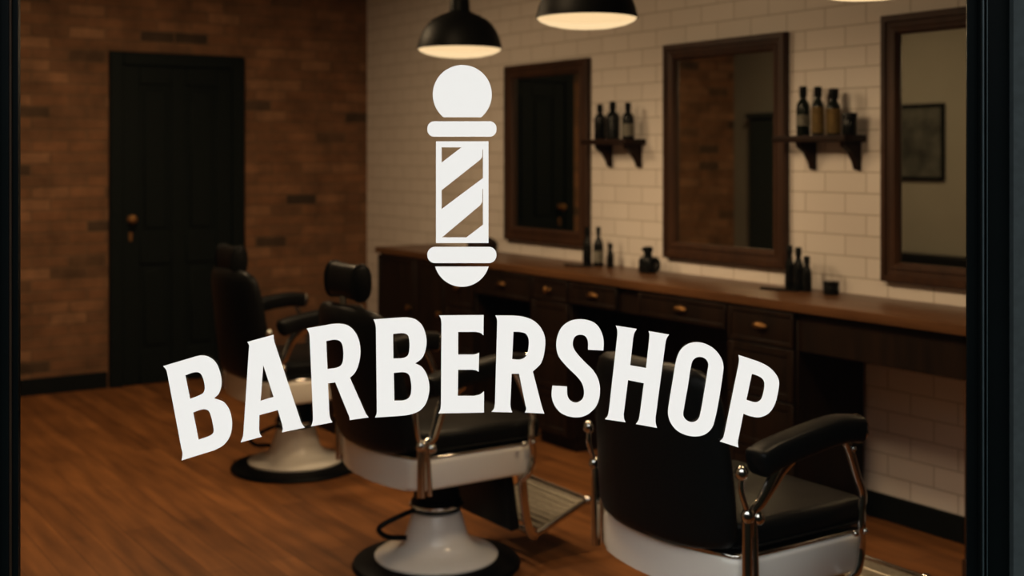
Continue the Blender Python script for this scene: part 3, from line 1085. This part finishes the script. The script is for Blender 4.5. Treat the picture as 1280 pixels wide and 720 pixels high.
bottle('gold-labelled bottle with black cap beside the short jar on the right shelf', xs, on_plane(1042, xs), SZ, 0.195, 0.029, 0.55, 'bottle_green', band=(0.04, 0.56, 'gold_label'), group=GB)


def jar(label, x, y, z, h, r, name='jar', mat='bottle_black', lid='bottle_black', group=None):
    o = thing(name, label, 'jar', (x, y, z + 0.0005), 0, group)
    bm = NB()
    lathe(bm, [(r * 0.92, 0), (r, 0.004), (r, h * 0.66), (r * 0.95, h * 0.70)], n=28)
    obj('body', bm, M[mat], o)
    bm = NB()
    lathe(bm, [(r * 1.02, h * 0.70), (r * 1.04, h * 0.72), (r * 1.04, h * 0.95), (r * 0.96, h)], n=28)
    obj('lid', bm, M[lid], o)
    return o


jar('short black jar at the right end of the right shelf', xs, on_plane(1062, xs), SZ, 0.09, 0.030, group=GB)

# on the counter
CT = 0.905
GC, GD2 = 'bottles on the counter by the left shelf', 'bottles on the counter by the right mirror'
xc = 3.93
bottle('tall slim dark bottle at the left of the counter group below the left shelf', xc, on_plane(734, xc), CT, 0.20, 0.024, 0.5, style='slim', group=GC)
bottle('dark bottle with pale label in the middle of the counter group below the left shelf', xc, on_plane(748, xc), CT, 0.205, 0.027, 0.35, style='slim', band=(0.10, 0.40, 'pale_label'), group=GC)
bottle('short slim dark bottle at the right of the counter group below the left shelf', xc, on_plane(763, xc), CT, 0.125, 0.018, 0.5, style='slim', group=GC)
bottle('tallest slim black bottle at the left of the counter trio by the right mirror', xc, on_plane(987, xc), CT, 0.19, 0.020, 0.5, style='slim', group=GD2)
bottle('black bottle in the middle of the counter trio by the right mirror', xc, on_plane(998, xc), CT, 0.185, 0.024, 0.45, style='slim', group=GD2)
bottle('shortest black bottle at the right of the counter trio by the right mirror', xc, on_plane(1008.5, xc), CT, 0.15, 0.021, 0.5, style='slim', group=GD2)
jar('small dark lidded jar on the counter right of the black bottle trio', xc, on_plane(1039, xc), CT, 0.055, 0.032)


def comb(label, x, y, rz):
    """flat barber comb lying down"""
    o = thing('comb', label, 'comb', (x, y, CT + 0.0005), rz)
    bm = NB()
    box(bm, -0.010, 0.004, -0.085, 0.085, 0, 0.011, 0.002, 1)
    obj('spine', bm, M['bottle_black'], o)
    bm = NB()
    for i in range(30):
        y_ = -0.08 + i * 0.0055
        box(bm, 0.003, 0.026, y_, y_ + 0.003, 0.002, 0.008)
    q = obj('teeth', bm, M['bottle_black'], o, smooth=False)
    return o


comb('flat black comb lying on the counter left of the black bottle trio', 3.86, on_plane(974, 3.86), 0.35)
comb('flat black comb lying on the counter left of the bottles below the left shelf', 3.83, on_plane(722, 3.83), 0.3)

# squat spray bottle with a ring handle
ys = on_plane(810, 3.92)
o = thing('spray_bottle', 'squat black bottle with nozzle and ring handle on the counter below the middle mirror', 'bottle', (3.92, ys, CT + 0.0005))
bm = NB()
lathe(bm, [(0.044, 0), (0.047, 0.005), (0.047, 0.060), (0.040, 0.074), (0.020, 0.082)], n=28)
obj('body', bm, M['bottle_black'], o)
bm = NB()
lathe(bm, [(0.020, 0.0825), (0.020, 0.100), (0.025, 0.102), (0.025, 0.124), (0.018, 0.128)], n=20)
tube(bm, [(0, 0.0, 0.114), (0, 0.044, 0.112)], 0.007, 8)
obj('nozzle', bm, M['bottle_black'], o)
bm = NB()
tube(bm, [(0, -0.040, 0.068), (0, -0.064, 0.072), (0, -0.082, 0.055), (0, -0.082, 0.030), (0, -0.064, 0.014), (0, -0.042, 0.018)], 0.0075, 8, 5)
obj('handle', bm, M['bottle_black'], o)

# rounded dark basin cover on the far part of the counter
yb = on_plane(603, 3.86)
o = thing('lidded_pot', 'dark round-topped pot on the far counter, partly behind the pole emblem', 'pot', (3.86, yb, CT + 0.0005))
bm = NB()
lathe(bm, [(0.080, 0), (0.086, 0.006), (0.090, 0.035), (0.088, 0.048)], n=32)
obj('bowl', bm, M['shelf'], o)
bm = NB()
lathe(bm, [(0.092, 0.0485), (0.092, 0.056), (0.080, 0.078), (0.055, 0.094), (0.022, 0.101), (0.012, 0.104), (0.014, 0.114), (0.008, 0.120)], n=32)
obj('lid', bm, M['shelf'], o)


# ------------------------------------------------------------------ pendant lamps
LAMPC = (1.0, 0.70, 0.40)


def pendant(label, x, y, zr, power):
    o = thing('pendant_lamp', label, 'lamp', (x, y, zr), 0, 'black dome pendant lamps')
    outp = [(r * 0.93, z * 0.93) for r, z in [(0.200, 0.0), (0.1985, 0.012), (0.190, 0.045), (0.176, 0.080), (0.156, 0.112), (0.128, 0.138), (0.095, 0.157), (0.062, 0.170), (0.049, 0.178)]]
    bm = NB()
    prof = outp + [(0.044, 0.178), (0.042, 0.215), (0.034, 0.230), (0.028, 0.250)]
    lathe(bm, prof, n=48, cap0=False, cap1=True)
    sh = obj('lamp_shade', bm, M['shade_black'], o)
    bm = NB()
    ins = [(r - 0.003, z + 0.0005) for r, z in outp]
    ins = [(0.186, 0.0), (0.182, -0.0005)] + ins[1:]
    lathe(bm, ins, n=48, cap0=False, cap1=True)
    q = obj('shade_lining', bm, M['shade_in'], sh)
    q['label'] = 'dark lining inside the shade'
    bm = NB()
    lathe(bm, [(0.1815, 0.001), (0.173, -0.010), (0.145, -0.022), (0.105, -0.031), (0.055, -0.0365), (0.01, -0.038)], n=48, cap0=False, cap1=True)
    q = obj('lens', bm, M['lens'], o)
    q['label'] = 'glowing warm lens'
    bm = NB()
    lathe(bm, [(0.028, 0.250), (0.022, 0.258), (0.020, 0.31), (0.010, 0.325)], n=20)
    obj('socket', bm, M['shade_black'], o)
    bm = NB()
    tube(bm, [(0, 0, 0.32), (0, 0, CEIL - 0.031 - zr)], 0.0045, 8)
    obj('cord', bm, M['shade_black'], o)
    bm = NB()
    lathe(bm, [(0.06, CEIL - 0.0005 - zr), (0.06, CEIL - 0.012 - zr), (0.02, CEIL - 0.032 - zr)], n=28)
    obj('ceiling_rose', bm, M['shade_black'], o)
    li = bpy.data.lights.new('pendant_bulb', 'POINT')
    li.energy = power
    li.color = LAMPC
    li.shadow_soft_size = 0.09
    lo = bpy.data.objects.new('pendant_bulb', li)
    COL.objects.link(lo)
    lo.location = (x, y, zr + 0.075)
    return o


PW = 78
SKY = 4.2
pendant('black dome pendant lamp directly above the barber pole emblem', 2.79, 4.63, 1.948, PW)
pendant('larger looking black dome pendant lamp at the top centre of the view', 2.71, 3.60, 1.982, PW)
pendant('black pendant lamp cut off by the top edge near the right mirror', 2.70, 2.30, 1.951, PW)

# ------------------------------------------------------------------ things seen in the mirrors
# framed picture on the plaster wall
o = thing('framed_picture', 'dark framed picture on the plaster wall reflected in the right mirror', 'picture', (LX, 6.05, 1.30))
bm = NB()
for (a_, b_, c_, d_) in ((-0.26, -0.235, 0, 0.57), (0.235, 0.26, 0, 0.57), (-0.235, 0.235, 0, 0.025), (-0.235, 0.235, 0.545, 0.57)):
    box(bm, 0.0, 0.025, a_, b_, c_, d_, 0.003, 1)
obj('frame', bm, M['iron'], o)
bm = NB()
box(bm, 0.002, 0.012, -0.235, 0.235, 0.025, 0.545)
obj('canvas', bm, M['art'], o, smooth=False)

# waiting bench
o = thing('waiting_bench', 'dark upholstered waiting bench against the plaster wall, seen in the right mirror', 'bench', (LX + 0.03, 5.95, 0))
bm = NB()
box(bm, 0.02, 0.50, -0.48, 0.48, 0.30, 0.44, 0.03, 3)
obj('seat', bm, M['leather'], o)
bm = NB()
box(bm, 0.02, 0.12, -0.48, 0.48, 0.44, 0.76, 0.03, 3)
obj('backrest', bm, M['leather'], o)
for x_ in (0.06, 0.44):
    for y_ in (-0.42, 0.42):
        bm = NB()
        lathe(bm, [(0.014, 0), (0.022, 0.30)], x_, y_, 12)
        obj('leg', bm, M['shelf'], o)

# tall wardrobe in the corner
o = thing('wardrobe', 'tall dark wardrobe in the corner reflected in the middle mirror', 'wardrobe', (LX, 7.32, 0))
bm = NB()
box(bm, 0.001, 0.09, -0.40, 0.40, 0.0, 1.82, 0.006, 1)
box(bm, 0.001, 0.12, -0.42, 0.42, 1.80, 1.845, 0.008, 2)
obj('body', bm, M['teal'], o)
for sg in (-1, 1):
    bm = NB()
    box(bm, 0.09, 0.105, min(0.004 * sg, 0.39 * sg), max(0.004 * sg, 0.39 * sg), 0.08, 1.78, 0.004, 1)
    d = obj('door', bm, M['teal'], o)
    bm = NB()
    ball(bm, (0.116, sg * 0.045, 0.95), 0.014)
    obj('knob', bm, M['brass'], d)

# ------------------------------------------------------------------ light
w = bpy.data.worlds.new('street')
scn.world = w
w.use_nodes = True
nt = w.node_tree
bg = nt.nodes['Background']
# overcast sky over a dark row of houses across the street
tc = nt.nodes.new('ShaderNodeTexCoord')
sp = nt.nodes.new('ShaderNodeSeparateXYZ')
nt.links.new(tc.outputs['Generated'], sp.inputs[0])
r = ramp(nt, sp.outputs['Z'], [(0.0, (0.0022, 0.0030, 0.0032)), (1.0, (1.0, 0.985, 0.955)), (0.36, (0.0022, 0.0030, 0.0032)), (0.50, (0.95, 0.945, 0.925))])
nt.links.new(r.outputs[0], bg.inputs[0])
bg.inputs[1].default_value = SKY


def ceiling_fill(x, y, power, size=0.5):  # unseen fill light, added to brighten the upper and far walls
    li = bpy.data.lights.new('ceiling_fill', 'AREA')
    li.shape = 'DISK'
    li.size = size
    li.energy = power
    li.color = (1.0, 0.70, 0.40)
    lo = bpy.data.objects.new('ceiling_fill', li)
    COL.objects.link(lo)
    lo.location = (x, y, CEIL - 0.02)
    return lo


ceiling_fill(1.6, 3.6, 22)
ceiling_fill(1.9, 6.0, 42)

# ------------------------------------------------------------------ camera
cam = bpy.data.cameras.new('camera')
co = bpy.data.objects.new('camera', cam)
COL.objects.link(co)
co.location = (0, 0, EYE)
co.rotation_euler = (PI / 2, 0, -YAW)
cam.sensor_width = 36
cam.lens = FPX / 1280 * 36
cam.shift_y = -(360 - HOR) / 1280
cam.clip_start = 0.05
cam.dof.use_dof = True
cam.dof.focus_distance = GD
cam.dof.aperture_fstop = 3.6
scn.camera = co

scn.view_settings.view_transform = 'Standard'
scn.view_settings.look = 'None'
scn.view_settings.exposure = 0
scn.view_settings.gamma = 1
scn.view_settings.use_curve_mapping = False
scn.cycles.use_denoising = True
scn.cycles.max_bounces = 10
scn.cycles.transparent_max_bounces = 12
scn.cycles.sample_clamp_indirect = 4
